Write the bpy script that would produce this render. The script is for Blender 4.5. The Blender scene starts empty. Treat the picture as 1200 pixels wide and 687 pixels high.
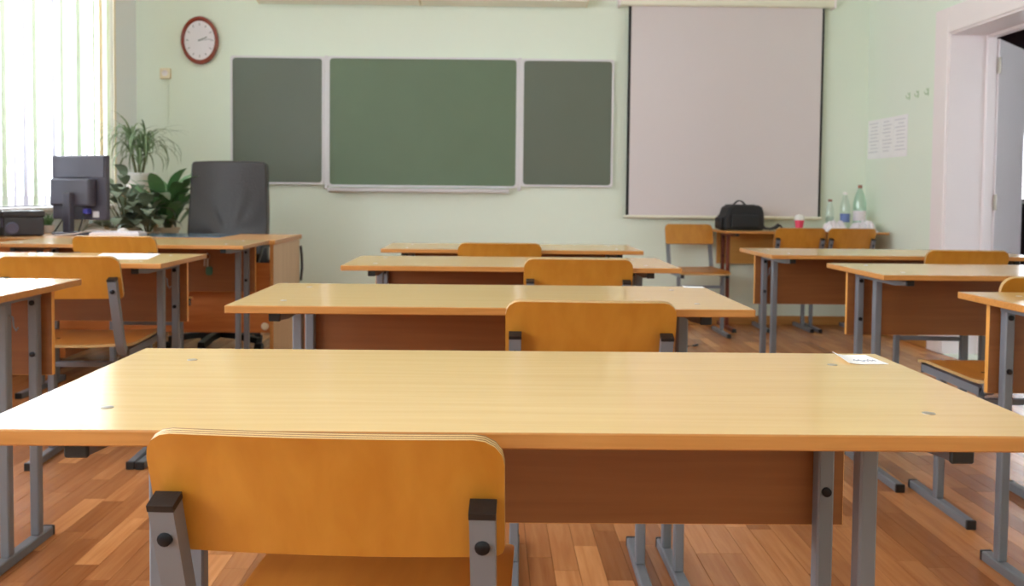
import bpy, bmesh, math, random
from mathutils import Vector, Matrix
random.seed(7)
SC = bpy.context.scene
COL = SC.collection
PI = math.pi

# ------------------------------------------------------------------ camera
F_PX, CX, CY = 1038.82, 585.18, 268.78
R0 = Vector((0.99991433, -0.00890693, 0.00959182))     # right
D0 = Vector((0.0092192, -0.04097422, -0.99911767))     # down
W0 = Vector((0.00929209, 0.9991205, -0.0408886))       # forward
cam_d = bpy.data.cameras.new('camera')
cam = bpy.data.objects.new('camera', cam_d); COL.objects.link(cam)
m = Matrix.Identity(4)
for i in range(3):
    m[i][0] = R0[i]; m[i][1] = -D0[i]; m[i][2] = -W0[i]
m[2][3] = 1.01
cam.matrix_world = m
cam_d.sensor_width = 36; cam_d.lens = F_PX / 1200 * 36
cam_d.shift_x = (600 - CX) / 1200
cam_d.shift_y = -(343.5 - CY) / 1200
cam_d.clip_start = 0.05
cam_d.dof.use_dof = True; cam_d.dof.focus_distance = 1.2; cam_d.dof.aperture_fstop = 9.0
SC.camera = cam

# ------------------------------------------------------------------ world, exposure
world = bpy.data.worlds.new('sky'); SC.world = world; world.use_nodes = True
bg = world.node_tree.nodes['Background']
bg.inputs[0].default_value = (0.90, 0.955, 1.0, 1)
bg.inputs[1].default_value = 4.6
SC.view_settings.view_transform = 'Standard'
SC.view_settings.look = 'None'
SC.view_settings.exposure = 1.43
SC.view_settings.gamma = 1.0
SC.view_settings.use_curve_mapping = False
SC.cycles.use_denoising = True
SC.cycles.max_bounces = 10
SC.cycles.diffuse_bounces = 7
SC.cycles.transparent_max_bounces = 16

# room dimensions
XL, XR, YW, YR, ZT = -2.747, 2.921, 6.908, -2.4, 3.15
WIN = [(-1.6, 0.55), (1.15, 3.3), (4.25, 6.36)]        # window openings along the left wall (Y ranges)
WZ0, WZ1 = 0.90, 2.95
for (a, b) in WIN:                                    # daylight portals in the window openings
    ld = bpy.data.lights.new('window_portal', 'AREA'); ld.shape = 'RECTANGLE'
    ld.size = b - a; ld.size_y = WZ1 - WZ0
    ld.cycles.is_portal = True
    lo = bpy.data.objects.new('window_portal', ld); COL.objects.link(lo)
    lo.location = (XL - 0.3, (a + b) / 2, (WZ0 + WZ1) / 2)
    lo.rotation_euler = (PI / 2, 0, -PI / 2)

# ------------------------------------------------------------------ materials
def srgb(r, g, b):
    def f(c):
        c /= 255
        return c / 12.92 if c <= .04045 else ((c + .055) / 1.055) ** 2.4
    return (f(r), f(g), f(b), 1)
MATS = {}
def mat(name, rgb, rough=.5, metal=0, spec=.5, noise=0, nscale=8, coat=0, bump=0, bscale=200, trans=0):
    m = bpy.data.materials.new(name); m.use_nodes = True
    nt = m.node_tree; p = nt.nodes['Principled BSDF']
    c = srgb(*rgb)
    p.inputs['Base Color'].default_value = c
    p.inputs['Roughness'].default_value = rough
    p.inputs['Metallic'].default_value = metal
    p.inputs['Specular IOR Level'].default_value = spec
    p.inputs['Coat Weight'].default_value = coat
    tc = nt.nodes.new('ShaderNodeTexCoord')
    if noise:
        n = nt.nodes.new('ShaderNodeTexNoise'); n.inputs['Scale'].default_value = nscale; n.inputs['Detail'].default_value = 4
        nt.links.new(tc.outputs['Object'], n.inputs['Vector'])
        r = nt.nodes.new('ShaderNodeMix'); r.data_type = 'RGBA'
        r.inputs[6].default_value = tuple(v * (1 - noise) for v in c[:3]) + (1,)
        r.inputs[7].default_value = tuple(min(1, v * (1 + noise)) for v in c[:3]) + (1,)
        nt.links.new(n.outputs['Fac'], r.inputs[0]); nt.links.new(r.outputs[2], p.inputs['Base Color'])
    if bump:
        n = nt.nodes.new('ShaderNodeTexNoise'); n.inputs['Scale'].default_value = bscale
        nt.links.new(tc.outputs['Object'], n.inputs['Vector'])
        b = nt.nodes.new('ShaderNodeBump'); b.inputs['Strength'].default_value = bump; b.inputs['Distance'].default_value = .01
        nt.links.new(n.outputs['Fac'], b.inputs['Height']); nt.links.new(b.outputs['Normal'], p.inputs['Normal'])
    MATS[name] = m
    return m
def wood(name, c1, c2, scale, rough=.3, island=None, coat=0, spec=.5, contrast=(.3, .7)):
    """grain stretched along one axis; scale = per-axis frequency; tone differs by object / island"""
    m = bpy.data.materials.new(name); m.use_nodes = True
    nt = m.node_tree; p = nt.nodes['Principled BSDF']; L = nt.links.new; N = nt.nodes.new
    tc = N('ShaderNodeTexCoord'); oi = N('ShaderNodeObjectInfo')
    rnd = oi.outputs['Random']
    if island == 'island':
        g = N('ShaderNodeNewGeometry'); rnd = g.outputs['Random Per Island']
    mul = N('ShaderNodeMath'); mul.operation = 'MULTIPLY'; mul.inputs[1].default_value = 37.0; L(rnd, mul.inputs[0])
    comb = N('ShaderNodeCombineXYZ'); L(mul.outputs[0], comb.inputs[0]); L(mul.outputs[0], comb.inputs[1]); L(mul.outputs[0], comb.inputs[2])
    mp = N('ShaderNodeMapping'); mp.inputs['Scale'].default_value = scale; L(tc.outputs['Object'], mp.inputs['Vector'])
    add = N('ShaderNodeVectorMath'); add.operation = 'ADD'; L(mp.outputs[0], add.inputs[0]); L(comb.outputs[0], add.inputs[1])
    n = N('ShaderNodeTexNoise'); n.inputs['Scale'].default_value = 1; n.inputs['Detail'].default_value = 6; n.inputs['Distortion'].default_value = .4
    L(add.outputs[0], n.inputs['Vector'])
    cr = N('ShaderNodeValToRGB'); cr.color_ramp.elements[0].position = contrast[0]; cr.color_ramp.elements[1].position = contrast[1]
    cr.color_ramp.elements[0].color = srgb(*c1); cr.color_ramp.elements[1].color = srgb(*c2)
    L(n.outputs['Fac'], cr.inputs[0])
    out = cr.outputs[0]
    if island:
        tone = N('ShaderNodeValToRGB'); e = tone.color_ramp.elements
        e[0].position = 0; e[0].color = (.66, .58, .52, 1); e[1].position = 1; e[1].color = (1.42, 1.50, 1.52, 1)
        k = e.new(.45); k.color = (.9, .86, .84, 1); k = e.new(.8); k.color = (1.08, 1.06, 1.04, 1)
        L(rnd, tone.inputs[0])
        mx = N('ShaderNodeMix'); mx.data_type = 'RGBA'; mx.blend_type = 'MULTIPLY'; mx.inputs[0].default_value = 1
        L(out, mx.inputs[6]); L(tone.outputs[0], mx.inputs[7]); out = mx.outputs[2]
    L(out, p.inputs['Base Color'])
    p.inputs['Roughness'].default_value = rough; p.inputs['Coat Weight'].default_value = coat; p.inputs['Coat Roughness'].default_value = .12
    p.inputs['Specular IOR Level'].default_value = spec
    MATS[name] = m
    return m

M_TOP = wood('beech_laminate', (220, 184, 124), (227, 192, 134), (3, 70, 70), rough=.15, spec=.36)
M_EDGE = wood('beech_edge', (180, 118, 55), (196, 134, 70), (6, 120, 120), rough=.35)
M_PANEL = wood('beech_panel_shaded', (134, 80, 38), (146, 90, 46), (3, 90, 60), rough=.4)  # darkened: the weaker light on the panels is put into the colour
M_PANEL_EDGE = mat('panel_edge', (226, 160, 78), .4)
M_PLY = wood('plywood_varnished', (186, 120, 38), (199, 135, 50), (26, 26, 5), rough=.3)
M_SEAT = wood('plywood_seat_shaded', (172, 104, 36), (188, 120, 46), (26, 4, 26), rough=.3)  # darker than the backrest ply, with shade under the desks in the colour
M_GREY = mat('grey_painted_steel', (116, 118, 125), .42, spec=.5, noise=.04, nscale=30)
M_BROWNMETAL = mat('brown_painted_steel', (112, 48, 30), .4)
M_BLACK = mat('black_plastic', (26, 25, 27), .45, bump=.05)
M_BOLT = mat('black_bolt', (38, 38, 42), .3, metal=.7)
M_SCREW = mat('steel_screw', (180, 170, 158), .4, metal=.6)
M_WALL = mat('mint_wall_paint', (231, 240, 226), .6, spec=.3, noise=.015, nscale=2, bump=.04, bscale=60)
M_WHITE = mat('white_gloss_paint', (242, 232, 233), .3, noise=.01)
M_CEIL = mat('ceiling_white', (240, 240, 236), .8)
M_REARWALL = mat('rear_wall_paint', (230, 236, 226), .7)
M_FLOORBASE = mat('floor_joint', (72, 42, 26), .7)
M_PLANK = wood('laminate_plank', (178, 115, 69), (198, 136, 86), (60, 4, 20), rough=.27, island='object')
M_PLANKS = wood('laminate_plank_far', (178, 115, 69), (198, 136, 86), (60, 4, 20), rough=.27, island='island')
M_BASEB = wood('baseboard_wood', (176, 118, 58), (196, 140, 76), (3, 3, 60), rough=.4)
M_BOARD = mat('chalkboard_green', (106, 124, 101), .5, spec=.4, noise=.09, nscale=3)
M_BOARD2 = mat('chalkboard_grey_green', (101, 109, 96), .45, spec=.5, noise=.06, nscale=3)
M_ALU = mat('white_aluminium', (224, 222, 226), .35, metal=.0)
M_SCREEN = mat('projection_fabric', (222, 212, 214), .85, spec=.1)
M_CREAM = mat('cream_metal', (238, 234, 216), .4)
M_LEATHER = mat('black_leather', (54, 50, 50), .36, bump=.15, bscale=90)
M_MONITOR = mat('monitor_plastic', (74, 71, 84), .4)
M_PRINTER = mat('printer_plastic', (56, 56, 66), .4)
M_PRINTER2 = mat('printer_grey_blue', (96, 96, 124), .4)
M_TWOOD = wood('desk_side_laminate', (206, 172, 134), (222, 190, 152), (60, 60, 2), rough=.4)
M_TTOP = wood('desk_top_laminate', (208, 150, 96), (222, 168, 112), (3, 60, 60), rough=.25)
M_TFRONT = wood('desk_front_laminate', (186, 104, 44), (204, 124, 60), (3, 60, 40), rough=.4)
M_BLUE = mat('blue_desk_pad', (86, 110, 128), .12)
M_PAPER = mat('white_paper', (246, 244, 246), .7, spec=.2)
M_INK = mat('ink_grey', (120, 120, 130), .8)
M_INKS = mat('pencil', (165, 165, 178), .8)
M_INKL = mat('ink_pale', (206, 204, 212), .8)
M_CLOCKRIM = mat('red_brown_lacquer', (142, 60, 46), .2, coat=.4)
M_CLOCKFACE = mat('clock_face', (238, 232, 240), .4)
M_POT = mat('white_pot', (232, 226, 224), .4)
M_POT2 = mat('beige_pot', (214, 190, 160), .5)
M_SOIL = mat('soil', (58, 44, 34), .9)
M_LEAF1 = mat('strap_leaf', (120, 142, 104), .45, noise=.2, nscale=30)
M_LEAF2 = mat('dark_leaf', (126, 138, 116), .4, noise=.25, nscale=40)
M_LEAF3 = mat('bright_leaf', (104, 150, 100), .35, noise=.2, nscale=30)
M_STEM = mat('plant_stem', (96, 96, 60), .6)
M_PINK = mat('pink_cup', (232, 78, 112), .4)
M_FOAM = mat('white_foam', (245, 243, 240), .6)
M_BAG = mat('black_nylon', (28, 27, 30), .6, bump=.2, bscale=300)
M_BAGGREY = mat('black_strap', (36, 36, 40), .5)
M_CAPR = mat('brown_cap', (150, 96, 80), .5)
M_BLUELAB = mat('blue_label', (110, 130, 190), .5, noise=.3, nscale=40)
M_WHITELAB = mat('white_label', (232, 222, 228), .5, noise=.06, nscale=40)
M_BEIGE = mat('beige_plastic', (238, 224, 196), .4)
M_KEYT = mat('green_tag', (60, 110, 90), .4)
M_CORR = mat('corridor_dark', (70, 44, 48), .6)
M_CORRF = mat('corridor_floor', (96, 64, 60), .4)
M_HOOKG = mat('pale_green_hook', (188, 208, 178), .4)
M_BLIND = None

def mix_transp(name, tint, fac, rough=.05, glossy=None):
    m = bpy.data.materials.new(name); m.use_nodes = True
    nt = m.node_tree; nt.nodes.remove(nt.nodes['Principled BSDF'])
    o = nt.nodes['Material Output']
    t = nt.nodes.new('ShaderNodeBsdfTransparent'); t.inputs[0].default_value = tint
    g = nt.nodes.new('ShaderNodeBsdfGlossy'); g.inputs['Roughness'].default_value = rough
    if glossy: g.inputs[0].default_value = glossy
    mx = nt.nodes.new('ShaderNodeMixShader'); mx.inputs[0].default_value = fac
    nt.links.new(t.outputs[0], mx.inputs[1]); nt.links.new(g.outputs[0], mx.inputs[2]); nt.links.new(mx.outputs[0], o.inputs[0])
    MATS[name] = m
    return m
M_GLASS = mix_transp('window_glass', (.97, .99, 1, 1), .05, .02)
M_PET = mix_transp('clear_bottle', (.92, .97, .96, 1), .12, .08)
M_PETG = mix_transp('green_bottle', (.80, .93, .89, 1), .14, .08)
def translucent(name, rgb, fac=.5):
    m = bpy.data.materials.new(name); m.use_nodes = True
    nt = m.node_tree; nt.nodes.remove(nt.nodes['Principled BSDF'])
    o = nt.nodes['Material Output']
    d = nt.nodes.new('ShaderNodeBsdfDiffuse'); d.inputs[0].default_value = srgb(*rgb)
    t = nt.nodes.new('ShaderNodeBsdfTranslucent'); t.inputs[0].default_value = srgb(*rgb)
    mx = nt.nodes.new('ShaderNodeMixShader'); mx.inputs[0].default_value = fac
    nt.links.new(d.outputs[0], mx.inputs[1]); nt.links.new(t.outputs[0], mx.inputs[2]); nt.links.new(mx.outputs[0], o.inputs[0])
    MATS[name] = m
    return m
M_BLIND = translucent('blind_fabric', (244, 242, 248), .22)
M_BLIND_G = translucent('blind_fabric_green', (238, 244, 230), .17)
M_BLIND_Y = translucent('blind_fabric_cream', (250, 240, 218), .17)

# ------------------------------------------------------------------ mesh helpers
class MB:
    def __init__(s): s.bm = bmesh.new()
    def box(s, x0, x1, y0, y1, z0, z1, bev=0, seg=1, M=None):
        r = bmesh.ops.create_cube(s.bm, size=1)
        vs = r['verts']
        for v in vs:
            v.co = Vector(((x0 + x1) / 2 + v.co.x * (x1 - x0), (y0 + y1) / 2 + v.co.y * (y1 - y0), (z0 + z1) / 2 + v.co.z * (z1 - z0)))
        if bev:
            es = list({e for v in vs for e in v.link_edges})
            rr = bmesh.ops.bevel(s.bm, geom=es, offset=bev, segments=seg, affect='EDGES', profile=.5)
            vs = list({v for f in rr['faces'] for v in f.verts} | {v for v in vs if v.is_valid})
        if M is not None:
            bmesh.ops.transform(s.bm, matrix=M, verts=[v for v in vs if v.is_valid])
        return s
    def sweep(s, pts, prof, up=(0, 0, 1), cap=True):
        """sweep closed 2D profile [(a,b)] along pts; b axis follows 'up', a axis = dir x up"""
        bm = s.bm; pts = [Vector(p) for p in pts]; rings = []
        upv = Vector(up)
        for i, p in enumerate(pts):
            d = (pts[min(i + 1, len(pts) - 1)] - pts[max(i - 1, 0)]).normalized()
            a = d.cross(upv)
            if a.length < 1e-5: a = d.cross(Vector((1, 0, 0)))
            a.normalize(); b = a.cross(d).normalized()
            rings.append([bm.verts.new(p + a * u + b * v) for u, v in prof])
        n = len(prof)
        for i in range(len(rings) - 1):
            for k in range(n):
                bm.faces.new((rings[i][k], rings[i][(k + 1) % n], rings[i + 1][(k + 1) % n], rings[i + 1][k]))
        if cap:
            bm.faces.new(rings[0][::-1]); bm.faces.new(rings[-1])
        return s
    def tube(s, pts, r, n=8):
        rad = [(r * math.cos(2 * PI * k / n), r * math.sin(2 * PI * k / n)) for k in range(n)]
        return s.sweep(pts, rad, up=(0.013, 0.017, 1))
    def lathe(s, prof, n=20, c=(0, 0, 0), sx=1, sy=1, axis='z', cap=True):
        bm = s.bm; rings = []
        for r, z in prof:
            ring = []
            for k in range(n):
                a = 2 * PI * k / n
                u, v = r * math.cos(a) * sx, r * math.sin(a) * sy
                if axis == 'z': co = (c[0] + u, c[1] + v, c[2] + z)
                elif axis == 'y': co = (c[0] + u, c[1] + z, c[2] - v)
                else: co = (c[0] + z, c[1] + u, c[2] + v)
                ring.append(bm.verts.new(co))
            rings.append(ring)
        for i in range(len(rings) - 1):
            for k in range(n):
                bm.faces.new((rings[i][k], rings[i][(k + 1) % n], rings[i + 1][(k + 1) % n], rings[i + 1][k]))
        if cap:
            if prof[0][0] > 1e-5: bm.faces.new(rings[0][::-1])
            if prof[-1][0] > 1e-5: bm.faces.new(rings[-1])
        return s
    def prism(s, poly, t0, t1, axis='y'):
        """poly of 2D points extruded along axis from t0 to t1 (x/z for y, y/z for x, x/y for z)"""
        def P(u, v, t): return {'y': (u, t, v), 'x': (t, u, v), 'z': (u, v, t)}[axis]
        a = [s.bm.verts.new(P(u, v, t0)) for u, v in poly]; b = [s.bm.verts.new(P(u, v, t1)) for u, v in poly]
        n = len(poly)
        for k in range(n): s.bm.faces.new((a[k], a[(k + 1) % n], b[(k + 1) % n], b[k]))
        s.bm.faces.new(a[::-1]); s.bm.faces.new(b)
        return s
    def shell(s, cols, rows, func, thick):
        """curved sheet: func(i/cols, j/rows) -> (point, normal); thickness along normal"""
        ply = s.bm.verts.layers.float.get('ply') or s.bm.verts.layers.float.new('ply')
        A = []; B = []
        for i in range(cols + 1):
            ca = []; cb = []
            for j in range(rows + 1):
                p, n = func(i / cols, j / rows)
                p = Vector(p); n = Vector(n).normalized()
                ca.append(s.bm.verts.new(p)); cb.append(s.bm.verts.new(p + n * thick)); cb[-1][ply] = 1.0
            A.append(ca); B.append(cb)
        f = s.bm.faces.new
        for i in range(cols):
            for j in range(rows):
                f((A[i][j], A[i][j + 1], A[i + 1][j + 1], A[i + 1][j])).material_index = 0
                f((B[i][j], B[i + 1][j], B[i + 1][j + 1], B[i][j + 1])).material_index = 0
        for i in range(cols):
            f((A[i][0], A[i + 1][0], B[i + 1][0], B[i][0])).material_index = 1
            f((A[i][rows], B[i][rows], B[i + 1][rows], A[i + 1][rows])).material_index = 1
        for j in range(rows):
            f((A[0][j], B[0][j], B[0][j + 1], A[0][j + 1])).material_index = 1
            f((A[cols][j], A[cols][j + 1], B[cols][j + 1], B[cols][j])).material_index = 1
        return s
    def mesh(s, name, mats, smooth=False, slot=None):
        bmesh.ops.recalc_face_normals(s.bm, faces=s.bm.faces)
        if slot:
            s.bm.normal_update()
            for f in s.bm.faces: f.material_index = slot(f)
        me = bpy.data.meshes.new(name); s.bm.to_mesh(me); s.bm.free()
        for mm in (mats if isinstance(mats, (list, tuple)) else [mats]): me.materials.append(mm)
        if smooth:
            for p in me.polygons: p.use_smooth = True
            me.set_sharp_from_angle(angle=math.radians(40))
        return me
    def build(s, name, mats, parent=None, smooth=False, slot=None, loc=None, rz=0):
        me = s.mesh(name, mats, smooth, slot)
        return link(name, me, parent, loc, rz)
def link(name, me, parent=None, loc=None, rz=0):
    o = bpy.data.objects.new(name, me); COL.objects.link(o)
    if parent: o.parent = parent
    if loc: o.location = loc
    if rz: o.rotation_euler = (0, 0, rz)
    return o
def tag(o, label, cat, group=None):
    o['label'] = label; o['category'] = cat
    if group: o['group'] = group
    return o
def thing(name, label, cat, loc=(0, 0, 0), rz=0, group=None):
    o = bpy.data.objects.new(name, None); COL.objects.link(o)
    o.location = loc; o.rotation_euler = (0, 0, rz); o.empty_display_size = .1
    return tag(o, label, cat, group)
def copy_tree(o, parent=None):
    c = o.copy(); COL.objects.link(c); c.parent = parent
    for ch in o.children: copy_tree(ch, c)
    return c
def struct(o): o['kind'] = 'structure'; return o
def rrect(w, h, r, n=5):
    pts = []
    for cx, cy, a0 in ((w / 2 - r, h / 2 - r, 0), (-w / 2 + r, h / 2 - r, PI / 2), (-w / 2 + r, -h / 2 + r, PI), (w / 2 - r, -h / 2 + r, 3 * PI / 2)):
        for k in range(n + 1):
            a = a0 + PI / 2 * k / n
            pts.append((cx + r * math.cos(a), cy + r * math.sin(a)))
    return pts

# ------------------------------------------------------------------ room shell
floor = struct(MB().box(XL - .3, XR, YR, YW + .1, -.12, -.010).build('floor', M_FLOORBASE))
# laminate strips: nearest visible ones are single planks, the rest one joined field
PW = .068
planks = []
rnd = random.Random(3)
nx = int((XR - XL) / PW) + 1
for i in range(nx):
    x0 = XL + i * PW; x1 = min(x0 + PW, XR)
    if x1 - x0 < .01: continue
    y = YR - rnd.random() * .5
    while y < YW:
        L_ = rnd.choice((.26, .34, .42, .42, .5))
        a, b = max(y, YR), min(y + L_, YW)
        if b - a > .03: planks.append((x0, x1, a, b))
        y += L_
def in_view(p):
    x, y = (p[0] + p[1]) / 2, (p[2] + p[3]) / 2
    if y < 1.9: return False
    v = Vector((x, y, 0)) - cam.location if False else Vector((x, y, -1.01))
    d = v.dot(W0); px = CX + F_PX * v.dot(R0) / d; py = CY + F_PX * v.dot(D0) / d
    if not (-20 < px < 1220 and py < 720): return False
    if 412 < py < 520 and 173 - (py - 410) * 2.2 < px < 1030 + (py - 417) * 2.5: return False   # under the near desk top
    return True
vis = sorted([p for p in planks if in_view(p)], key=lambda p: p[2])[:300]
vset = set(vis)
G = .0006
cache = {}
for p in vis:
    w, l = round(p[1] - p[0], 4), round(p[3] - p[2], 3)
    if (w, l) not in cache:
        cache[(w, l)] = MB().box(-w / 2 + G, w / 2 - G, -l / 2 + G, l / 2 - G, -.010, 0).mesh('plank', M_PLANK)
    o = link('plank', cache[(w, l)], floor, ((p[0] + p[1]) / 2, (p[2] + p[3]) / 2, 0))
mb = MB()
for p in planks:
    if p in vset: continue
    mb.box(p[0] + G, p[1] - G, p[2] + G, p[3] - G, -.010, 0)
pf = mb.build('plank_field', M_PLANKS, floor); pf['kind'] = 'stuff'

ceiling = struct(MB().box(XL - .3, XR + .3, YR - .2, YW + .2, ZT, ZT + .15).build('ceiling', M_CEIL))
struct(MB().box(XL - .3, XR + .3, YW, YW + .2, -.12, ZT).build('wall_back', M_WALL))
struct(MB().box(XL - .3, XR + .3, YR - .2, YR, -.12, ZT).build('wall_rear', M_REARWALL))
# left wall with window openings
TH = .42
mb = MB()
mb.box(XL - TH, XL, YR - .2, YW + .2, -.12, WZ0).box(XL - TH, XL, YR - .2, YW + .2, WZ1, ZT)
ys = [YR - .2] + [v for w in WIN for v in w] + [YW + .2]
for k in range(0, len(ys), 2): mb.box(XL - TH, XL, ys[k], ys[k + 1], WZ0, WZ1)
struct(mb.build('wall_left', mat('white_wall_paint', (242, 244, 246), .6, spec=.3, bump=.04, bscale=60)))
# right wall with the doorway
DY0, DY1, DZ = 4.46, 5.668, 2.055
WT = .22
mb = MB()
mb.box(XR, XR + WT, YR - .2, DY0, -.12, ZT).box(XR, XR + WT, DY1, YW + .2, -.12, ZT).box(XR, XR + WT, DY0, DY1, DZ, ZT).box(XR, XR + WT, DY0, DY1, -.12, 0)
struct(mb.build('wall_right', M_WALL))
# windows
for wi, (a, b) in enumerate(WIN):
    root = bpy.data.objects.new('window_%d' % (wi + 1), None); COL.objects.link(root); struct(root)
    root.location = (XL - .28, a, WZ0)
    W, H = b - a, WZ1 - WZ0
    fw = .06
    mb = MB().box(-.03, .03, 0, W, 0, fw).box(-.03, .03, 0, W, H - fw, H).box(-.03, .03, 0, fw, fw, H - fw).box(-.03, .03, W - fw, W, fw, H - fw)
    mb.build('window_frame', M_WHITE, root)
    for k in (1, 2):
        MB().box(-.03, .03, W * k / 3 - .045, W * k / 3 + .045, fw, H - fw, .004).build('mullion', M_WHITE, root)
    for k in range(3):
        y0 = fw if k == 0 else W * k / 3 + .045; y1 = W - fw if k == 2 else W * (k + 1) / 3 - .045
        MB().box(-.004, .004, y0, y1, fw, H - fw).build('pane', M_GLASS, root)
    MB().box(.03, .34, -.04, W + .02, -.03, .0, .006).build('window_sill', M_WHITE, root)
# baseboards
struct(MB().box(XL, XR, YW - .016, YW, 0, .068, .004).build('baseboard_back', M_BASEB))
struct(MB().box(XR - .016, XR, DY1 + .18, YW - .016, 0, .068, .004).build('baseboard_right', M_BASEB))
struct(MB().box(XL, XL + .016, YR, YW - .016, 0, .068, .004).build('baseboard_left', M_BASEB))
# door casing and lining
CW = .165
mb = MB()
mb.box(XR - .022, XR, DY1, DY1 + CW, 0, DZ + CW, .005).box(XR - .022, XR, DY0 - CW, DY0, 0, DZ + CW, .005).box(XR - .022, XR, DY0, DY1, DZ, DZ + CW, .005)
struct(mb.build('trim_1', M_WHITE))
mb = MB().box(XR - .01, XR + WT, DY1 - .012, DY1, 0, DZ - .012).box(XR - .01, XR + WT, DY0, DY0 + .012, 0, DZ - .012).box(XR - .01, XR + WT, DY0, DY1, DZ - .012, DZ)
struct(mb.build('trim_2', M_WHITE))
mb = MB().box(XR + WT, XR + WT + .06, DY1 - .03, DY1 + .05, 0, DZ + .04, .004).box(XR + WT, XR + WT + .06, DY0 - .05, DY0 + .03, 0, DZ + .04, .004).box(XR + WT, XR + WT + .06, DY0 + .03, DY1 - .03, DZ - .03, DZ + .04, .004)
struct(mb.build('trim_3', M_WHITE))
# door leaf, swung out into the corridor
door = bpy.data.objects.new('door_1', None); COL.objects.link(door); struct(door)
door.location = (XR + WT + .065, DY1 - .01, 0); door.rotation_euler = (0, 0, math.radians(45))
lw = .62
MB().box(0, lw, -.02, .02, .01, DZ - .035, .003).build('door_leaf', M_WHITE, door)
for z in (.3, .93, 1.8):
    MB().lathe([(.011, 0), (.011, .1)], 10, (-.012, -.024, z)).build('hinge', M_SCREW, door)
# corridor beyond the door
CX0, CX1, CY0, CY1 = XR + WT, 5.6, 1.5, 11.5
struct(MB().box(CX0, CX1, CY0, CY1, -.12, 0).build('floor_corridor', M_CORRF))
struct(MB().box(CX0, CX1, CY0, CY1, 2.9, 3.05).build('ceiling_corridor', M_CEIL))
mb = MB()
wy = [(8.75, 9.5), (2.4, 4.4)]  # second window is unseen, added to brighten the open door leaf
mb.box(CX1, CX1 + .2, CY0, CY1, -.12, .95).box(CX1, CX1 + .2, CY0, CY1, 2.0, 3.05)
yy = sorted([CY0, CY1] + [v for w in wy for v in w])
for k in range(0, len(yy), 2): mb.box(CX1, CX1 + .2, yy[k], yy[k + 1], .95, 2.0)
struct(mb.build('wall_corridor', M_CORR))
struct(MB().box(CX0, CX1, CY1, CY1 + .2, -.12, 3.05).build('wall_corridor_end', M_CORR))
struct(MB().box(CX0, CX1, CY0 - .2, CY0, -.12, 3.05).build('wall_corridor_near', M_CORR))
struct(MB().box(CX0, CX0 + .05, YW + .2, CY1, -.12, 3.05).build('wall_corridor_side', M_CORR))
for k, (a, b) in enumerate(wy):
    root = bpy.data.objects.new('window_%d' % (4 + k), None); COL.objects.link(root); struct(root)
    root.location = (CX1 + .1, a, .95)
    W, H = b - a, 1.05
    MB().box(-.03, .03, 0, W, 0, .05).box(-.03, .03, 0, W, H - .05, H).box(-.03, .03, 0, .05, .05, H - .05).box(-.03, .03, W - .05, W, .05, H - .05).build('window_frame', M_WHITE, root)
    MB().box(-.004, .004, .05, W - .05, .05, H - .05).build('pane', M_GLASS, root)

# ------------------------------------------------------------------ student desks
DH = .751
def make_desk(frame, panel=None):
    t = thing('student_desk', '', 'desk')
    top = MB().box(-.6, .6, 0, .5, DH - .018, DH, .0018).build('tabletop', [M_TOP, M_EDGE], t, slot=lambda f: 0 if abs(f.normal.z) > .8 else 1)
    sme = MB().lathe([(.0075, 0), (.0075, .0006), (.005, .001)], 12).mesh('screw_cap', M_SCREW, True)
    for x in (-.49, .49):
        for y in (.10, .40): link('screw_cap', sme, top, (x, y, DH))
    MB().box(-.535, .535, .456, .472, .48, .728, .0012).build('modesty_panel', [panel or M_PANEL, M_PANEL_EDGE], t, slot=lambda f: 0 if abs(f.normal.y) > .8 else 1)
    for s in (-1, 1):
        x = s * .495
        arm = MB().prism([(.036, DH - .018), (.452, DH - .018), (.452, DH - .046), (.12, DH - .046), (.036, DH - .038)], x - .0125, x + .0125, 'x').build('support_arm', frame, t)
        MB().box(x - .0135, x + .0135, .030, .0362, DH - .040, DH - .0185, .002).build('end_cap', M_BLACK, arm)
        for k, y in enumerate((.283, .438)):
            u = MB().box(x - .0125, x + .0125, y - .014, y + .014, .028, DH - .040, .003).build('upright', frame, t)
            if k == 1:
                for z in (.545, .69): MB().lathe([(.008, 0), (.0075, -.003), (.003, -.004)], 12, (x, y - .014, z), axis='y').build('bolt', M_BOLT, u, True)
        rn = MB().box(x - .015, x + .015, .068, .502, 0.0, .028, .003).build('runner', frame, t)
        for y0, y1 in ((.060, .0685), (.5015, .510)):
            MB().box(x - .016, x + .016, y0, y1, 0, .029, .002).build('end_cap', M_BLACK, rn)
    return t
desk0 = make_desk(M_GREY)
GD = 'student desks in rows'
DESKS = [  # x centre, front y, label
    (.036, .947, 'beech student desk with creased white paper slip, farthest from the chalkboard in the middle column'),
    (.001, 1.992, 'beech student desk third from the chalkboard in the middle column, white slip at back corner'),
    (.073, 3.102, 'beech student desk second from the chalkboard in the middle column'),
    (.098, 4.034, 'beech student desk closest to the chalkboard in the middle column'),
    (-1.778, 2.057, 'beech student desk in the window-side column, third from the teacher desk'),
    (-1.754, 3.105, 'beech student desk in the window-side column with a white sheet on top'),
    (-1.764, 4.17, 'beech student desk pushed up against the teacher desk'),
    (1.883, 1.915, 'beech student desk in the door-side column, third from the chalkboard wall'),
    (1.900, 2.913, 'beech student desk in the door-side column, between two other desks'),
    (1.825, 3.85, 'beech student desk in the door-side column, closest to the table with bottles'),
]
for i, (x, y, lab) in enumerate(DESKS):
    o = desk0 if i == 0 else copy_tree(desk0)
    o.location = (x, y, 0); tag(o, lab, 'desk', GD)
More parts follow.
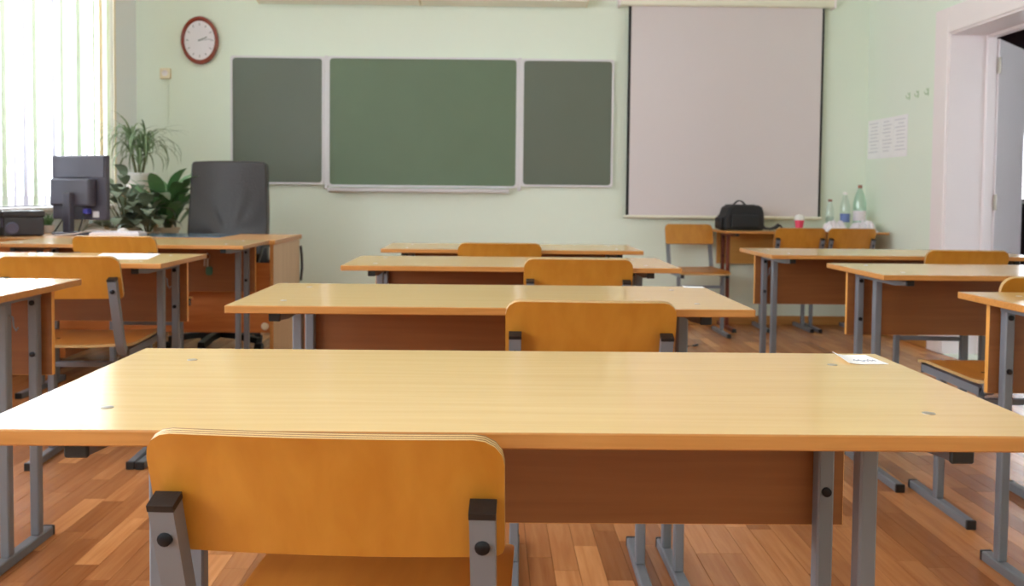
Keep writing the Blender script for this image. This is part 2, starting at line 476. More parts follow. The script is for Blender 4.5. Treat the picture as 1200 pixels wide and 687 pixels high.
def bag_hook(desk, s_):
    u = [c for c in desk.children if c.name.startswith('upright') and abs(sum(v.co.x for v in c.data.vertices) / len(c.data.vertices) - s_ * .495) < .01][0]
    xo, y = s_ * .5075, .283
    MB().tube([(xo, y, .675), (xo + s_ * .010, y, .67), (xo + s_ * .012, y, .645), (xo + s_ * .020, y - .002, .634), (xo + s_ * .026, y - .004, .643)], .0022, 6).build('bag_hook', M_GREY, u, True)
hk = {tuple(round(v, 3) for v in o.location[:2]): o for o in COL.objects if o.name.startswith('student_desk')}
bag_hook(hk[(-1.778, 2.057)], 1); bag_hook(hk[(-1.754, 3.105)], 1); bag_hook(hk[(1.825, 3.85)], -1)
bt = make_desk(M_BROWNMETAL, wood('yellow_beech_panel', (196, 142, 66), (208, 156, 80), (3, 90, 60), rough=.4))
bt.name = 'side_table'
bt.location = (2.285, 6.385, 0); tag(bt, 'beech table with brown metal legs under the projection screen', 'table')

# ------------------------------------------------------------------ chairs
def corner_cols(w, r, n=4, mid=8):
    xs = [-w / 2 + r * (1 - math.cos(PI / 2 * k / n)) for k in range(n + 1)]
    xs += [-w / 2 + r + (w - 2 * r) * k / mid for k in range(1, mid)]
    return xs + [-v for v in xs[:n + 1][::-1]]
LEAN = .33
def make_chair():
    t = thing('student_chair', '', 'chair')
    w, zt, zb, r = .38, .782, .634, .032
    xs = corner_cols(w, r); nc = len(xs) - 1
    def inset(x, rr):
        d = abs(x) - (w / 2 - rr)
        return rr - math.sqrt(max(rr * rr - d * d, 0)) if d > 0 else 0
    def fb(i, j):
        x = xs[int(round(i * nc))]
        z1 = zt - inset(x, r) ; z0 = zb + inset(x, .012) if abs(x) > w / 2 - .012 else zb
        z = z0 + (z1 - z0) * j
        roll = .003 * max(0, (z - (zt - .035)) / .035) ** 2
        y = .038 + (zt - z) * LEAN - .010 * (1 - (2 * x / w) ** 2) - roll
        return (x, y, z), (0, 1, LEAN)
    MB().shell(nc, 8, fb, .0115).build('backrest', [M_PLY, M_PLYEDGE], t, True)
    ys0, ys1, zs = .135, .565, .456
    def fs(i, j):
        x = xs[int(round(i * nc))]
        y1 = ys1 - inset(x, r); y0 = ys0 + inset(x, r)
        y = y0 + (y1 - y0) * j
        q = max(0, (y - .47) / .095); q2 = max(0, (.2 - y) / .065)
        z = zs - .014 * q * q + .006 * q2 * q2 - .006 * math.cos(PI * x / w) * (1 - q)
        return (x, y, z), (0, 0, 1)
    seat = MB().shell(nc, 12, fs, .010).build('seat', [M_SEAT, M_PLYEDGE], t, True)
    for x in (-.1, .1): MB().lathe([(.007, 0), (.005, .003)], 10, (x, .3, zs + .005)).build('rivet', M_BOLT, seat)
    prof = [(-.0135, -.019), (.0135, -.019), (.0135, .019), (-.0135, .019)]
    for s in (-1, 1):
        x = s * .168
        z_top = .704
        yt = .0165 + (zt - z_top) * LEAN
        zc = .432
        yb = yt + (z_top - zc - .03) * LEAN
        path = [(x, yt, z_top), (x, yb - .02 * LEAN, zc + .05), (x, yb + .006, zc + .026), (x, yb + .02, zc + .008), (x, yb + .045, zc)]
        post = MB().sweep(path + [(x, .53, zc)], [(-.0135, -.012), (.0135, -.012), (.0135, .012), (-.0135, .012)], up=(0, -1, .6)).build('back_post', M_GREY, t, True)
        d = Vector((0, -LEAN, 1)).normalized(); p = Vector((x, yt, z_top))
        MB().sweep([p - d * .004, p + d * .004], [(-.0142, -.0127), (.0142, -.0127), (.0142, .0127), (-.0142, .0127)], up=(0, -1, .6)).build('end_cap', M_BLACK, post)
        b = p - d * .040 - Vector((0, 1, LEAN)).normalized() * .012
        MB().lathe([(.0085, .0005), (.008, -.003), (.004, -.0045), (.0, -.0045)], 12, (b.x, b.y, b.z), axis='y', cap=False).build('bolt', M_BOLT, post, True)
        MB().box(x - .0135, x + .0135, .53, .536, zc - .017, zc + .017, .002).build('end_cap', M_BLACK, post)
        MB().box(x - .0125, x + .0125, .405, .433, .028, zc - .012, .003).build('upright', M_GREY, t)
        rn = MB().box(x - .014, x + .014, .215, .595, 0, .028, .003).build('runner', M_GREY, t)
        for y0, y1 in ((.207, .2155), (.5945, .603)): MB().box(x - .015, x + .015, y0, y1, 0, .029, .002).build('end_cap', M_BLACK, rn)
    MB().box(-.1555, .1555, .409, .429, .335, .355, .002).build('crossbar', M_GREY, t)
    return t
# plywood edge with visible plies
m = bpy.data.materials.new('plywood_edge'); m.use_nodes = True
nt = m.node_tree; p = nt.nodes['Principled BSDF']; p.inputs['Roughness'].default_value = .45
at = nt.nodes.new('ShaderNodeAttribute'); at.attribute_name = 'ply'
ml = nt.nodes.new('ShaderNodeMath'); ml.operation = 'MULTIPLY'; ml.inputs[1].default_value = 6 * PI; nt.links.new(at.outputs['Fac'], ml.inputs[0])
sn = nt.nodes.new('ShaderNodeMath'); sn.operation = 'SINE'; nt.links.new(ml.outputs[0], sn.inputs[0])
cr = nt.nodes.new('ShaderNodeValToRGB'); cr.color_ramp.elements[0].color = srgb(128, 82, 38); cr.color_ramp.elements[1].color = srgb(220, 184, 126)
cr.color_ramp.elements[0].position = .2; cr.color_ramp.elements[1].position = .6
mr = nt.nodes.new('ShaderNodeMapRange'); mr.inputs[1].default_value = -1; nt.links.new(sn.outputs[0], mr.inputs[0])
nt.links.new(mr.outputs[0], cr.inputs[0]); nt.links.new(cr.outputs[0], p.inputs['Base Color'])
M_PLYEDGE = m
chair0 = make_chair()
GC = 'plywood student chairs'
CHAIRS = [  # x, y, rotation deg (0 faces the chalkboard), scale x, scale z, label
    (-.176, .874, -3, 1.0, .968, 'orange plywood chair tucked under the desk farthest from the chalkboard'),
    (.222, 1.910, -2, 1.0, .986, 'plywood chair at the middle-column desk third from the chalkboard'),
    (.305, 3.03, -1, 1.0, 1, 'plywood chair at the middle-column desk second from the chalkboard'),
    (.04, 3.96, 0, 1.0, 1, 'plywood chair at the middle-column desk closest to the chalkboard'),
    (-1.455, 2.95, 4, 1.05, 1, 'plywood chair at the window-side desk that carries a white sheet'),
    (-1.70, 3.96, 0, .99, 1.02, 'plywood chair at the desk pushed against the teacher desk'),
    (1.632, 2.43, -1, 1.0, 1.005, 'plywood chair at the door-side desk between two other desks'),
    (2.035, 3.72, -5, .90, 1, 'plywood chair at the door-side desk closest to the bottles'),
    (2.212, 6.265, 0, .95, .995, 'plywood chair drawn up to the brown-legged table behind the pink cup'),
    (2.585, 6.265, 0, .90, .995, 'plywood chair drawn up to the brown-legged table beside the bottles'),
    (1.505, 6.80, 182, .96, 1.0, 'plywood chair standing against the wall under the projection screen, facing the desks'),
]
for i, (x, y, a, sx, sz, lab) in enumerate(CHAIRS):
    o = chair0 if i == 0 else copy_tree(chair0)
    o.location = (x, y, 0); o.rotation_euler = (0, 0, math.radians(a)); o.scale = (sx, 1, sz)
    tag(o, lab, 'chair', GC)

# ------------------------------------------------------------------ chalkboard
yb = YW
cb = thing('chalkboard', 'three-panel green chalkboard with white frame on the back wall', 'chalkboard', (0, yb, 0))
def board_panel(x0, x1, z0, z1, m, depth):
    w, h = x1 - x0, z1 - z0
    out = rrect(w, h, .02); inn = rrect(w - .030, h - .030, .025)
    cx, cz = (x0 + x1) / 2, (z0 + z1) / 2
    mb = MB(); bm = mb.bm; n = len(out)
    R = []
    for poly, y in ((out, 0), (out, -depth), (inn, -depth), (inn, -depth + .008)):
        R.append([bm.verts.new((cx + u, y, cz + v)) for u, v in poly])
    for a in range(3):
        for k in range(n): bm.faces.new((R[a][k], R[a][(k + 1) % n], R[a + 1][(k + 1) % n], R[a + 1][k]))
    mb.build('frame', M_ALU, cb)
    MB().prism([(cx + u, cz + v) for u, v in rrect(w - .028, h - .028, .025)], -depth + .008, -.002, 'y').build('writing_panel', m, cb)
s_ = .995
board_panel(-2.015, -1.297, 1.062, 2.046, M_BOARD2, .035)
board_panel(-1.268, .200, 1.048, 2.050, M_BOARD, .035)
board_panel(.228, .938, 1.062, 2.046, M_BOARD2, .035)
for x in (-1.2825, .214): MB().box(x - .0142, x + .0142, -.030, 0, 1.03, 2.055, .003).build('hinge_post', M_ALU, cb)
MB().prism([(0, 1.040), (-.075, 1.026), (-.08, 1.04), (-.086, 1.038), (-.082, 1.014), (0, 1.008)], -1.262, .135, 'x').build('chalk_tray', M_ALU, cb, loc=(0, 0, 0))
# lamps over the board
for x0, x1 in ((-1.79, -.565), (-.545, .715)):
    t = thing('board_lamp', 'long cream strip lamp above the chalkboard, the one nearer the ' + ('clock' if x0 < -1 else 'projection screen'), 'lamp', ((x0 + x1) / 2, YW, 2.475), 0, 'strip lamps above the chalkboard')
    w = (x1 - x0) / 2
    MB().prism([(-.02, -.03), (-.16, -.012), (-.165, .045), (-.10, .12), (-.02, .12)], -w, w, 'x').build('lamp_housing', M_CREAM, t)
    for s in (-1, 1):
        MB().box(s * w * .97 - .012, s * w * .97 + .012, -.03, 0, .02, .14, .002).build('bracket', M_CREAM, t)
        MB().prism([(-.018, -.034), (-.165, -.016), (-.17, .048), (-.10, .125), (-.018, .125)], s * w, s * (w + .006), 'x').build('end_plate', M_BEIGE, t)

# ------------------------------------------------------------------ projection screen
ps = thing('projection_screen', 'pulled-down projection screen with black side borders on the back wall', 'projection screen', (0, YW, 0))
yo = -.055
MB().box(1.062, 2.532, yo - .001, yo + .001, .845, 2.46).build('screen_fabric', M_SCREEN, ps)
for x0, x1 in ((1.040, 1.062), (2.532, 2.550)): MB().box(x0, x1, yo - .0012, yo + .0012, .845, 2.46).build('black_border', M_BLACK, ps)
MB().lathe([(.012, 1.025), (.012, 2.56)], 12, (0, yo, .838), axis='x').build('bottom_bar', M_CREAM, ps, True)
MB().box(.965, 2.615, -.095, -.01, 2.452, 2.545, .012, 2).build('roller_case', M_CREAM, ps, True)
for x in (.965, 2.615): MB().box(x - .008, x + .008, -.1, -.004, 2.446, 2.55, .003).build('end_cap', M_WHITE, ps)

# ------------------------------------------------------------------ wall clock
ck = thing('wall_clock', 'oval wall clock with glossy red-brown rim', 'clock', (-2.252, YW, 2.160))
MB().lathe([(.142, 0), (.145, -.02), (.140, -.040), (.128, -.045), (.118, -.036), (.116, -.028)], 40, (0, 0, 0), sy=1.285, axis='y', cap=False).build('rim', M_CLOCKRIM, ck, True)
MB().lathe([(.118, -.010), (.118, -.028)], 40, sy=1.285, axis='y').build('dial', M_CLOCKFACE, ck)
for k in range(12):
    a = PI / 6 * k; u, v = .095 * math.sin(a), .122 * math.cos(a)
    MB().box(-.0025, .0025, -.0295, -.0285, -.010, .010).build('hour_mark', M_INK, ck, loc=(u, 0, v)).rotation_euler = (0, a, 0)
for ln, w, a in ((.062, .005, 66), (.09, .0035, 84)):
    MB().box(-w / 2, w / 2, -.032, -.030, -.012, ln).build('hand', M_BLACK if ln < .07 else M_INK, ck).rotation_euler = (0, math.radians(a), 0)
MB().lathe([(.006, -.030), (.006, -.034)], 12, axis='y').build('hub', M_INK, ck)

# socket and cable cover
so = thing('wall_socket', 'small beige wall socket with cable running down below the clock', 'socket', (-2.517, YW, 1.905))
MB().box(-.040, .040, -.035, 0, -.04, .04, .006, 2).build('cover', M_BEIGE, so)
MB().lathe([(.024, -.035), (.022, -.038), (.016, -.036)], 16, axis='y').build('face', M_WHITE, so)
MB().box(.008, .018, -.008, 0, -1.2, -.04).build('cable_cover', M_WALL, so)

# papers and hooks on the right wall
for k, (y0, y1) in enumerate(((6.66, 6.875), (6.445, 6.655), (6.225, 6.44))):
    t = thing('wall_paper_sheet', ['white printed sheet on the green wall, the one closest to the corner', 'white printed sheet on the green wall, between two other sheets', 'white printed sheet on the green wall, the one closest to the door'][k], 'paper', (XR, (y0 + y1) / 2, 1.445), 0, 'printed sheets on the green wall')
    MB().box(-.003, -.001, -(y1 - y0) / 2, (y1 - y0) / 2, -.148, .148).build('sheet', M_PAPER, t)
    r2 = random.Random(k)
    for q in range(9):
        z = .12 - q * .027; w_ = r2.uniform(.04, .085); yc = r2.uniform(-.012, .012)
        MB().box(-.0034, -.003, yc - w_, yc + w_, z - .003, z + .003).build('print_line', M_INKL, t)
for k, y in enumerate((6.21, 6.085, 5.945)):
    h = thing('coat_hook', ['small pale green wall hook above the printed sheets, farthest from the door', 'small pale green wall hook between two other hooks', 'small pale green wall hook closest to the door casing'][k], 'hook', (XR, y, 1.715), 0, 'coat hooks beside the door')
    h.scale = (.55, .8, .8)
    MB().box(-.006, 0, -.010, .010, -.032, .032, .002).build('back_plate', M_HOOKG, h)
    MB().tube([(-.006, 0, -.01), (-.03, 0, -.022), (-.045, 0, -.012), (-.048, 0, .006)], .005, 8).build('prong', M_HOOKG, h, True)
    MB().tube([(-.006, 0, .012), (-.02, 0, .016), (-.028, 0, .03)], .004, 8).build('prong', M_HOOKG, h, True)

# ------------------------------------------------------------------ vertical blind at the window in view
vb = thing('vertical_blind', 'white vertical blind of hanging fabric slats over the window', 'blind', (XL + .045, 0, 0))
MB().box(-.025, .025, 4.2, 6.44, 2.99, 3.03, .004).build('head_rail', M_WHITE, vb)
Z0B, Z1B = .91, 2.99
def slat_mesh(m):
    def f(i, j):
        u = (i - .5) * .089
        return (u, .006 * (1 - (2 * i - 1) ** 2), Z0B + (Z1B - Z0B) * j), (0, 1, 0)
    return MB().shell(4, 1, f, .0012).mesh('slat', [m, m], True)
SM = [slat_mesh(M_BLIND), slat_mesh(M_BLIND_G), slat_mesh(M_BLIND_Y)]
y = 4.28; k = 0
pat = [0, 0, 1, 0, 2, 0, 1, 0, 0, 1, 0, 0, 1, 0, 1, 0, 1, 2, 1, 2]
while y < 6.43:
    o = link('slat', SM[pat[k % len(pat)]], vb, (0, y, 0), math.radians(104 + 5 * math.sin(k * 2.1) - (4 if pat[k % len(pat)] else 0)))
    y += .112; k += 1
MB().tube([(-.0, 4.22, 1.1), (0, 4.22, 2.99)], .003, 6).build('pull_cord', M_WHITE, vb)

# ------------------------------------------------------------------ teacher's desk
TX0, TX1, TY0, TY1, TZ = -2.735, -1.155, 4.70, 5.36, .748
td = thing('teacher_desk', 'wide laminate teacher desk with light side panel and orange front panel', 'desk')
MB().box(TX0, TX1 + .012, TY0, TY1, TZ - .025, TZ, .002).build('desktop', [M_TTOP, M_EDGE], td, slot=lambda f: 0 if f.normal.z > .8 else 1)
for x in (TX0, TX1 - .02): MB().box(x, x + .02, TY0 + .01, TY1 - .01, 0, TZ - .025, .001).build('side_panel', [M_TWOOD, M_EDGE], td, slot=lambda f: 0 if abs(f.normal.x) > .8 else 1)
MB().box(TX0 + .02, TX1 - .02, TY0 + .03, TY0 + .048, .25, .625).build('front_panel', M_TFRONT, td)
MB().box(TX0 + .03, TX0 + .45, TY0 + .06, TY1 - .02, .10, TZ - .03, .002).build('drawer_unit', M_TFRONT, td)
for q in range(3):
    MB().box(TX0 + .035, TX0 + .445, TY1 - .02, TY1 - .004, .11 + q * .205, .30 + q * .205, .002).build('drawer_front', M_TWOOD, td)
MB().lathe([(.020, 0), (.020, -.006), (.014, -.010)], 16, (-1.205, TY0 + .03, .285), axis='y').build('cable_plug', M_BEIGE, td)
MB().sweep([(TX1 + .008, TY1 - .012, .68), (TX1 + .012, TY1 - .005, .62), (TX1 + .014, TY1 - .002, .55), (TX1 + .008, TY1 - .01, .47)], [(-.006, -.008), (.006, -.008), (.006, .008), (-.006, .008)], up=(0, 1, 0)).build('black_curved_strip', M_BLACK, td)  # stand-in for the dark curved outline behind the desk's rear edge
# keys hanging on the front of the desk column
kb = thing('key_bunch', 'bunch of keys with a green tag hanging on a desk panel', 'keys', (-1.475, 4.612, .62))
MB().tube([(.0, .0, .06), (.0, .0135, .06)], .004, 6).build('nail', M_SCREW, kb)
MB().tube([(.012 * math.cos(a), .008, .045 + .014 * math.sin(a)) for a in [2 * PI * q / 12 for q in range(13)]], .0015, 5).build('key_ring', M_SCREW, kb)
MB().box(-.005, .005, .007, .010, -.01, .034).box(-.02, -.012, .007, .010, -.005, .03).build('key', M_SCREW, kb)
MB().prism(rrect(.034, .045, .01, 3), .005, .009, 'y').build('tag', M_KEYT, kb, loc=(.008, 0, -.03))

# blue pad, papers, keyboard, mouse
tag(MB().box(-2.02, -1.50, 4.92, 5.30, TZ, TZ + .004, .001).build('desk_pad', M_BLUE), 'dark blue glossy pad lying on the teacher desk in front of the black chair', 'desk pad')
kbd = thing('keyboard', 'white keyboard lying on the teacher desk beside the monitor foot', 'keyboard', (-2.06, 5.00, TZ), math.radians(4))
MB().box(-.17, .10, -.07, .07, 0, .02, .004, 2).build('case', M_WHITE, kbd)
for r_ in range(4):
    for c_ in range(10):
        MB().box(-.16 + c_ * .0255, -.138 + c_ * .0255, -.058 + r_ * .028, -.034 + r_ * .028, .02, .026, .001).build('key', M_CLOCKFACE, kbd)
ms = thing('computer_mouse', 'white rounded computer mouse with cable on the teacher desk', 'mouse', (-2.15, 5.19, TZ))
def fm(i, j):
    a, b = 2 * PI * i, PI / 2 * j
    return (.034 * math.cos(a) * math.cos(b), .056 * math.sin(a) * math.cos(b), .036 * math.sin(b)), (math.cos(a), math.sin(a), .4)
mb = MB(); mb.lathe([(.034 * math.cos(b), .038 * math.sin(b)) for b in [PI / 2 * q / 8 for q in range(8)]] + [(.001, .038)], 20, sy=1.6)
mb.build('mouse_body', M_WHITE, ms, True)
MB().tube([(-.03, -.03, .012), (-.09, -.06, .03), (-.115, -.14, .03), (-.17, -.235, .012), (-.27, -.27, .004)], .0035, 6).build('cable', M_WHITE, ms, True)

# monitor
mo = thing('monitor', 'dark computer monitor seen from behind on the teacher desk', 'monitor', (-2.37, 5.14, TZ), math.radians(-22))
hd = MB().box(-.205, .205, -.012, .018, .085, .455, .006, 2).build('bezel', M_MONITOR, mo)
MB().box(-.19, .19, .0182, .0195, .105, .44).build('screen', M_BLACK, mo)
MB().box(-.195, .195, -.020, -.012, .325, .450, .004, 2).build('upper_cover', M_MONITOR, mo)
MB().box(-.165, .135, -.070, -.012, .165, .322, .012, 2).build('rear_housing', M_MONITOR, mo)
MB().box(-.028, .028, -.105, -.070, .015, .24, .006, 2).build('neck', M_MONITOR, mo)
MB().lathe([(.115, 0), (.118, .006), (.11, .013), (.03, .02)], 28, (0, -.06, 0), sy=.8).build('foot', M_MONITOR, mo, True)
MB().box(.065, .095, -.05, -.012, .12, .150, .003).build('video_plug', mat('blue_plug', (70, 70, 170), .4), mo)
MB().tube([(.08, -.05, .125), (.082, -.07, .08), (.078, -.09, .02), (.07, -.1, .003)], .004, 6).build('video_cable', M_BLACK, mo, True)
MB().tube([(-.07, -.02, .15), (-.09, -.05, .08), (-.13, -.07, .01), (-.16, -.06, .004)], .004, 6).build('power_cable', M_BLACK, mo, True)
MB().box(.105, .150, -.0135, -.0122, .10, .135).build('sticker', M_ALU, mo)

# printer
pr = thing('printer', 'black desktop printer beside the window on the teacher desk', 'printer', (-2.615, 4.95, TZ), math.radians(38))
MB().box(-.10, .10, -.09, .09, .004, .105, .006, 2).build('body', M_PRINTER, pr)
MB().box(-.105, .105, -.095, .095, .106, .140, .008, 2).build('lid', M_PRINTER, pr)
MB().box(-.106, -.10, -.07, .07, .05, .10, .002).build('control_panel', M_PRINTER2, pr)  # grey-blue takes in the window light falling on this face
MB().lathe([(.032, 0), (.034, -.006), (.026, -.010), (.026, -.007), (.001, -.007)], 24, (-.06, -.09, .045), axis='y', cap=False).build('dial', M_PRINTER2, pr, True)
for x in (-.08, .08):
    for y_ in (-.07, .07): MB().box(x - .01, x + .01, y_ - .01, y_ + .01, 0, .005).build('rubber_foot', M_BLACK, pr)

# ------------------------------------------------------------------ teacher's chair
tch = thing('office_chair', 'black leather office chair behind the teacher desk', 'chair', (-1.725, 5.62, 0), math.radians(178))
def fback(i, j):
    z = .50 + .70 * j
    u = 2 * i - 1
    hw = .272 - .026 * j - .010 * max(0, (j - .94) / .06) ** 2
    y = -.22 - .08 * j + .035 * u * u - .02 * math.sin(PI * j)
    f = math.atan2(u, j - .25)
    y += .010 * math.sin(11 * f) * max(0, min(1, (.72 - j) * 2.2)) * min(1, abs(u) * 2.5)
    return (u * hw, y, z - .008 * u * u * max(0, j - .85) / .15), (0, 1, .08)
mbk = MB().shell(32, 26, fback, .075)
o = mbk.build('backrest', [M_LEATHER, M_LEATHER], tch, True)
bv = o.modifiers.new('bevel', 'BEVEL'); bv.width = .016; bv.segments = 3; bv.limit_method = 'ANGLE'; bv.angle_limit = math.radians(60)
MB().box(-.26, .26, -.22, .27, .43, .53, .04, 3).build('seat', M_LEATHER, tch, True)
for s in (-1, 1):
    MB().sweep([(s * .265, -.18, .50), (s * .31, -.16, .60), (s * .315, -.12, .67), (s * .315, .12, .68), (s * .31, .17, .62), (s * .265, .15, .50)], rrect(.045, .028, .008, 2), up=(s, 0, .01)).build('armrest', M_BLACK, tch, True)
MB().lathe([(.028, .10), (.028, .30), (.02, .30), (.02, .42), (.09, .425), (.09, .44)], 16).build('gas_column', M_BLACK, tch, True)
for k in range(5):
    a = 2 * PI * k / 5 + .3
    c, s = math.cos(a), math.sin(a)
    lg = MB().sweep([(0, 0, .10), (.15 * c, .15 * s, .095), (.30 * c, .30 * s, .075)], [(-.024, -.018), (.024, -.018), (.02, .018), (-.02, .018)]).build('base_leg', M_BLACK, tch)
    MB().lathe([(.028, -.022), (.03, -.015), (.03, .015), (.028, .022)], 14, (.30 * c, .30 * s, .03), axis='x').build('caster', M_BLACK, lg, True)

# ------------------------------------------------------------------ plants by the window
pst = thing('plant_stand', 'two-step wooden plant stand in the corner beside the window', 'plant stand', (-2.35, 5.95, 0))
MB().box(-.27, .10, .05, .37, .985, 1.0, .002).build('upper_shelf', M_TWOOD, pst)
MB().box(-.27, .285, -.30, .05, .625, .64, .002).build('lower_shelf', M_TWOOD, pst)
for x, y0, z in ((-.25, .35, .985), (.08, .35, .985), (-.25, .07, .985), (.08, .07, .985), (-.25, -.28, .625), (.265, -.28, .625), (.265, .03, .625)):
    MB().box(x - .015, x + .015, y0 - .015, y0 + .015, 0, z, .002).build('post', M_TWOOD, pst)
def leaf_mesh(name, L, W, droop, m, n=7, shape='strap', fold=.25):
    """leaf arching from origin outwards along +x"""
    mb = MB(); bm = mb.bm; rows = []
    x = z = 0; ang = math.radians(75)
    for i in range(n + 1):
        t = i / n
        if shape == 'strap': w = W * (1 - t) ** .6 * (.6 + .4 * min(1, t * 4)) + .0008
        else: w = W * math.sin(PI * min(1, (t * .92 + .06))) ** .8 + .0008
        zf = fold * w
        rows.append([bm.verts.new((x, -w, z + zf)), bm.verts.new((x, 0, z)), bm.verts.new((x, w, z + zf))])
        a = ang - droop * t ** 1.2
        x += math.cos(a) * L / n; z += math.sin(a) * L / n
    for i in range(n):
        for k in range(2): bm.faces.new((rows[i][k], rows[i][k + 1], rows[i + 1][k + 1], rows[i + 1][k]))
    return mb.mesh(name, m, True)
def pot(parent, r, h, m):
    MB().lathe([(r * .72, 0), (r * .95, h * .85), (r * 1.04, h * .86), (r * 1.04, h), (r * .93, h), (r * .92, h * .85)], 24, cap=False).build('pot', m, parent, True)
    MB().lathe([(r * .70, .004), (r * .92, h * .86)], 20).build('soil', M_SOIL, parent)
# dracaena with two leafy heads
dr = thing('potted_dracaena', 'tall plant with thin arching leaves in a white pot', 'plant', (-2.43, 6.15, 1.0))
pot(dr, .105, .125, M_POT)
SL = [leaf_mesh('leaf', L, .0085, d, M_LEAF1) for L, d in ((.40, 3.0), (.44, 3.4), (.36, 3.6), (.40, 1.6), (.32, 2.8))]
rl = random.Random(5)
for hx, hz, n in ((-.055, .31, 34), (.045, .28, 32), (.0, .22, 26)):
    MB().tube([(hx * .3, 0, .09), (hx * .8, .0, hz * .7), (hx, 0, hz)], .010, 7).build('stem', M_STEM, dr, True)
    for q in range(n):
        o = link('leaf', rl.choice(SL), dr, (hx + rl.uniform(-.006, .006), rl.uniform(-.01, .01), hz - .05 + .05 * q / n))
        o.rotation_euler = (0, rl.uniform(-.35, .45), q * 2.4 + rl.uniform(-.3, .3)); s = rl.uniform(.75, 1.1); o.scale = (s, 1.1, s)
o = link('leaf', SL[3], dr, (-.05, 0, .25)); o.rotation_euler = (0, -.35, 2.9); o.scale = (1.0, 1.5, 1.0)
# bushy dark plants on the lower step
BL = [leaf_mesh('leaf', L, w, d, M_LEAF2, 6, 'broad', .15) for L, w, d in ((.15, .042, 1.9), (.17, .048, 2.3), (.13, .038, 1.5))]
def bush(label, loc, rad, n, meshes, potr, poth, potm, hmin, hmax, upr=0):
    t = thing('potted_plant', label, 'plant', loc)
    pot(t, potr, poth, potm)
    for q in range(n):
        a = q * 2.4 + rl.uniform(-.2, .2); rr = rad * math.sqrt((q + .5) / n)
        h = poth + hmin + (hmax - hmin) * rl.random() * (1.1 - .5 * rr / rad)
        p = (rr * math.cos(a), rr * math.sin(a), h)
        if q % 2 == 0: MB().tube([(p[0] * .1, p[1] * .1, poth * .8), (p[0] * .6, p[1] * .6, poth + (h - poth) * .7), p], .003, 5).build('stem', M_STEM, t)
        o = link('leaf', rl.choice(meshes), t, p)
        o.rotation_euler = (0, rl.uniform(.1, .8) * (1 - upr) + rl.uniform(-.2, .2), a + rl.uniform(-.6, .6)); s = rl.uniform(.8, 1.15); o.scale = (s, s, s)
    return t
bush('bushy dark-leaved plant in a beige pot behind the monitor', (-2.38, 5.80, .64), .19, 64, BL, .09, .12, M_POT2, .0, .33)
bush('small dark-leaved plant in a beige pot between the bushy plant and the tall leafy one', (-2.21, 5.72, .64), .09, 26, BL, .075, .10, M_POT2, .03, .16)
UL = [leaf_mesh('leaf', L, w, d, M_LEAF3, 7, 'broad', .2) for L, w, d in ((.26, .040, 1.2), (.30, .05, .8), (.22, .036, 1.7))]
bush('upright broad-leaved green plant beside the black office chair', (-2.15, 5.92, .64), .08, 36, UL, .072, .12, M_POT2, .0, .26, .6)
GL = [leaf_mesh('leaf', L, .004, d, M_LEAF3) for L, d in ((.12, 1.6), (.10, 2.2), (.13, 1.0))]
gp = thing('potted_grass', 'small pot of thin green grass leaves between printer and monitor', 'plant', (-2.64, 5.30, TZ))
pot(gp, .04, .045, M_POT)
for q in range(36):
    o = link('leaf', rl.choice(GL), gp, (rl.uniform(-.02, .02), rl.uniform(-.02, .02), .04)); o.rotation_euler = (0, rl.uniform(-.3, .4), q * 2.4)

# ------------------------------------------------------------------ things on the side table
TB = DH
bag = thing('camera_bag', 'black nylon shoulder bag on the brown-legged table', 'bag', (1.86, 6.60, TB + .001), math.radians(6))
def fbag():
    mb = MB()
    prof = [(-.150, 0), (.150, 0), (.153, .06), (.150, .13), (.135, .172), (.105, .186), (-.085, .186), (-.118, .168), (-.135, .118), (-.152, .10), (-.155, .03)]
    mb.prism(prof, -.09, .09, 'y')
    return mb
o = fbag().build('bag_body', M_BAG, bag, True); bv = o.modifiers.new('bevel', 'BEVEL'); bv.width = .018; bv.segments = 3; bv.limit_method = 'ANGLE'; bv.angle_limit = math.radians(60)
MB().box(-.11, .10, -.108, -.088, .02, .115, .010, 2).build('front_pocket', M_BAG, bag, True)
MB().box(-.178, -.150, -.06, .06, .008, .095, .012, 2).build('side_pocket', M_BAG, bag, True)
MB().sweep([(-.06 + .10 * q / 8, 0, .182 + .036 * math.sin(PI * q / 8)) for q in range(9)], rrect(.028, .008, .003, 2), up=(0, 0, 1)).build('handle', M_BAGGREY, bag, True)
MB().sweep([(.148, -.02, .05), (.175, -.04, .014), (.21, -.06, .012), (.245, -.06, .02), (.275, -.06, .042), (.292, -.06, .03), (.297, -.06, .014)], rrect(.045, .008, .003, 2), up=(0, -.3, 1)).build('strap', M_BAGGREY, bag, True)
MB().box(-.12, .11, -.004, .004, .186, .190).build('zip', M_BLACK, bag)

cup = thing('paper_cup', 'pink paper cup with white dome lid on the brown-legged table', 'cup', (2.285, 6.55, TB))
MB().lathe([(.024, 0), (.034, .075), (.0355, .076), (.0355, .079)], 24).build('cup_body', M_PINK, cup, True)
MB().lathe([(.037, .079), (.037, .086), (.033, .102), (.024, .116), (.010, .122), (.0005, .123)], 24, cap=False).build('dome_lid', M_FOAM, cup, True)

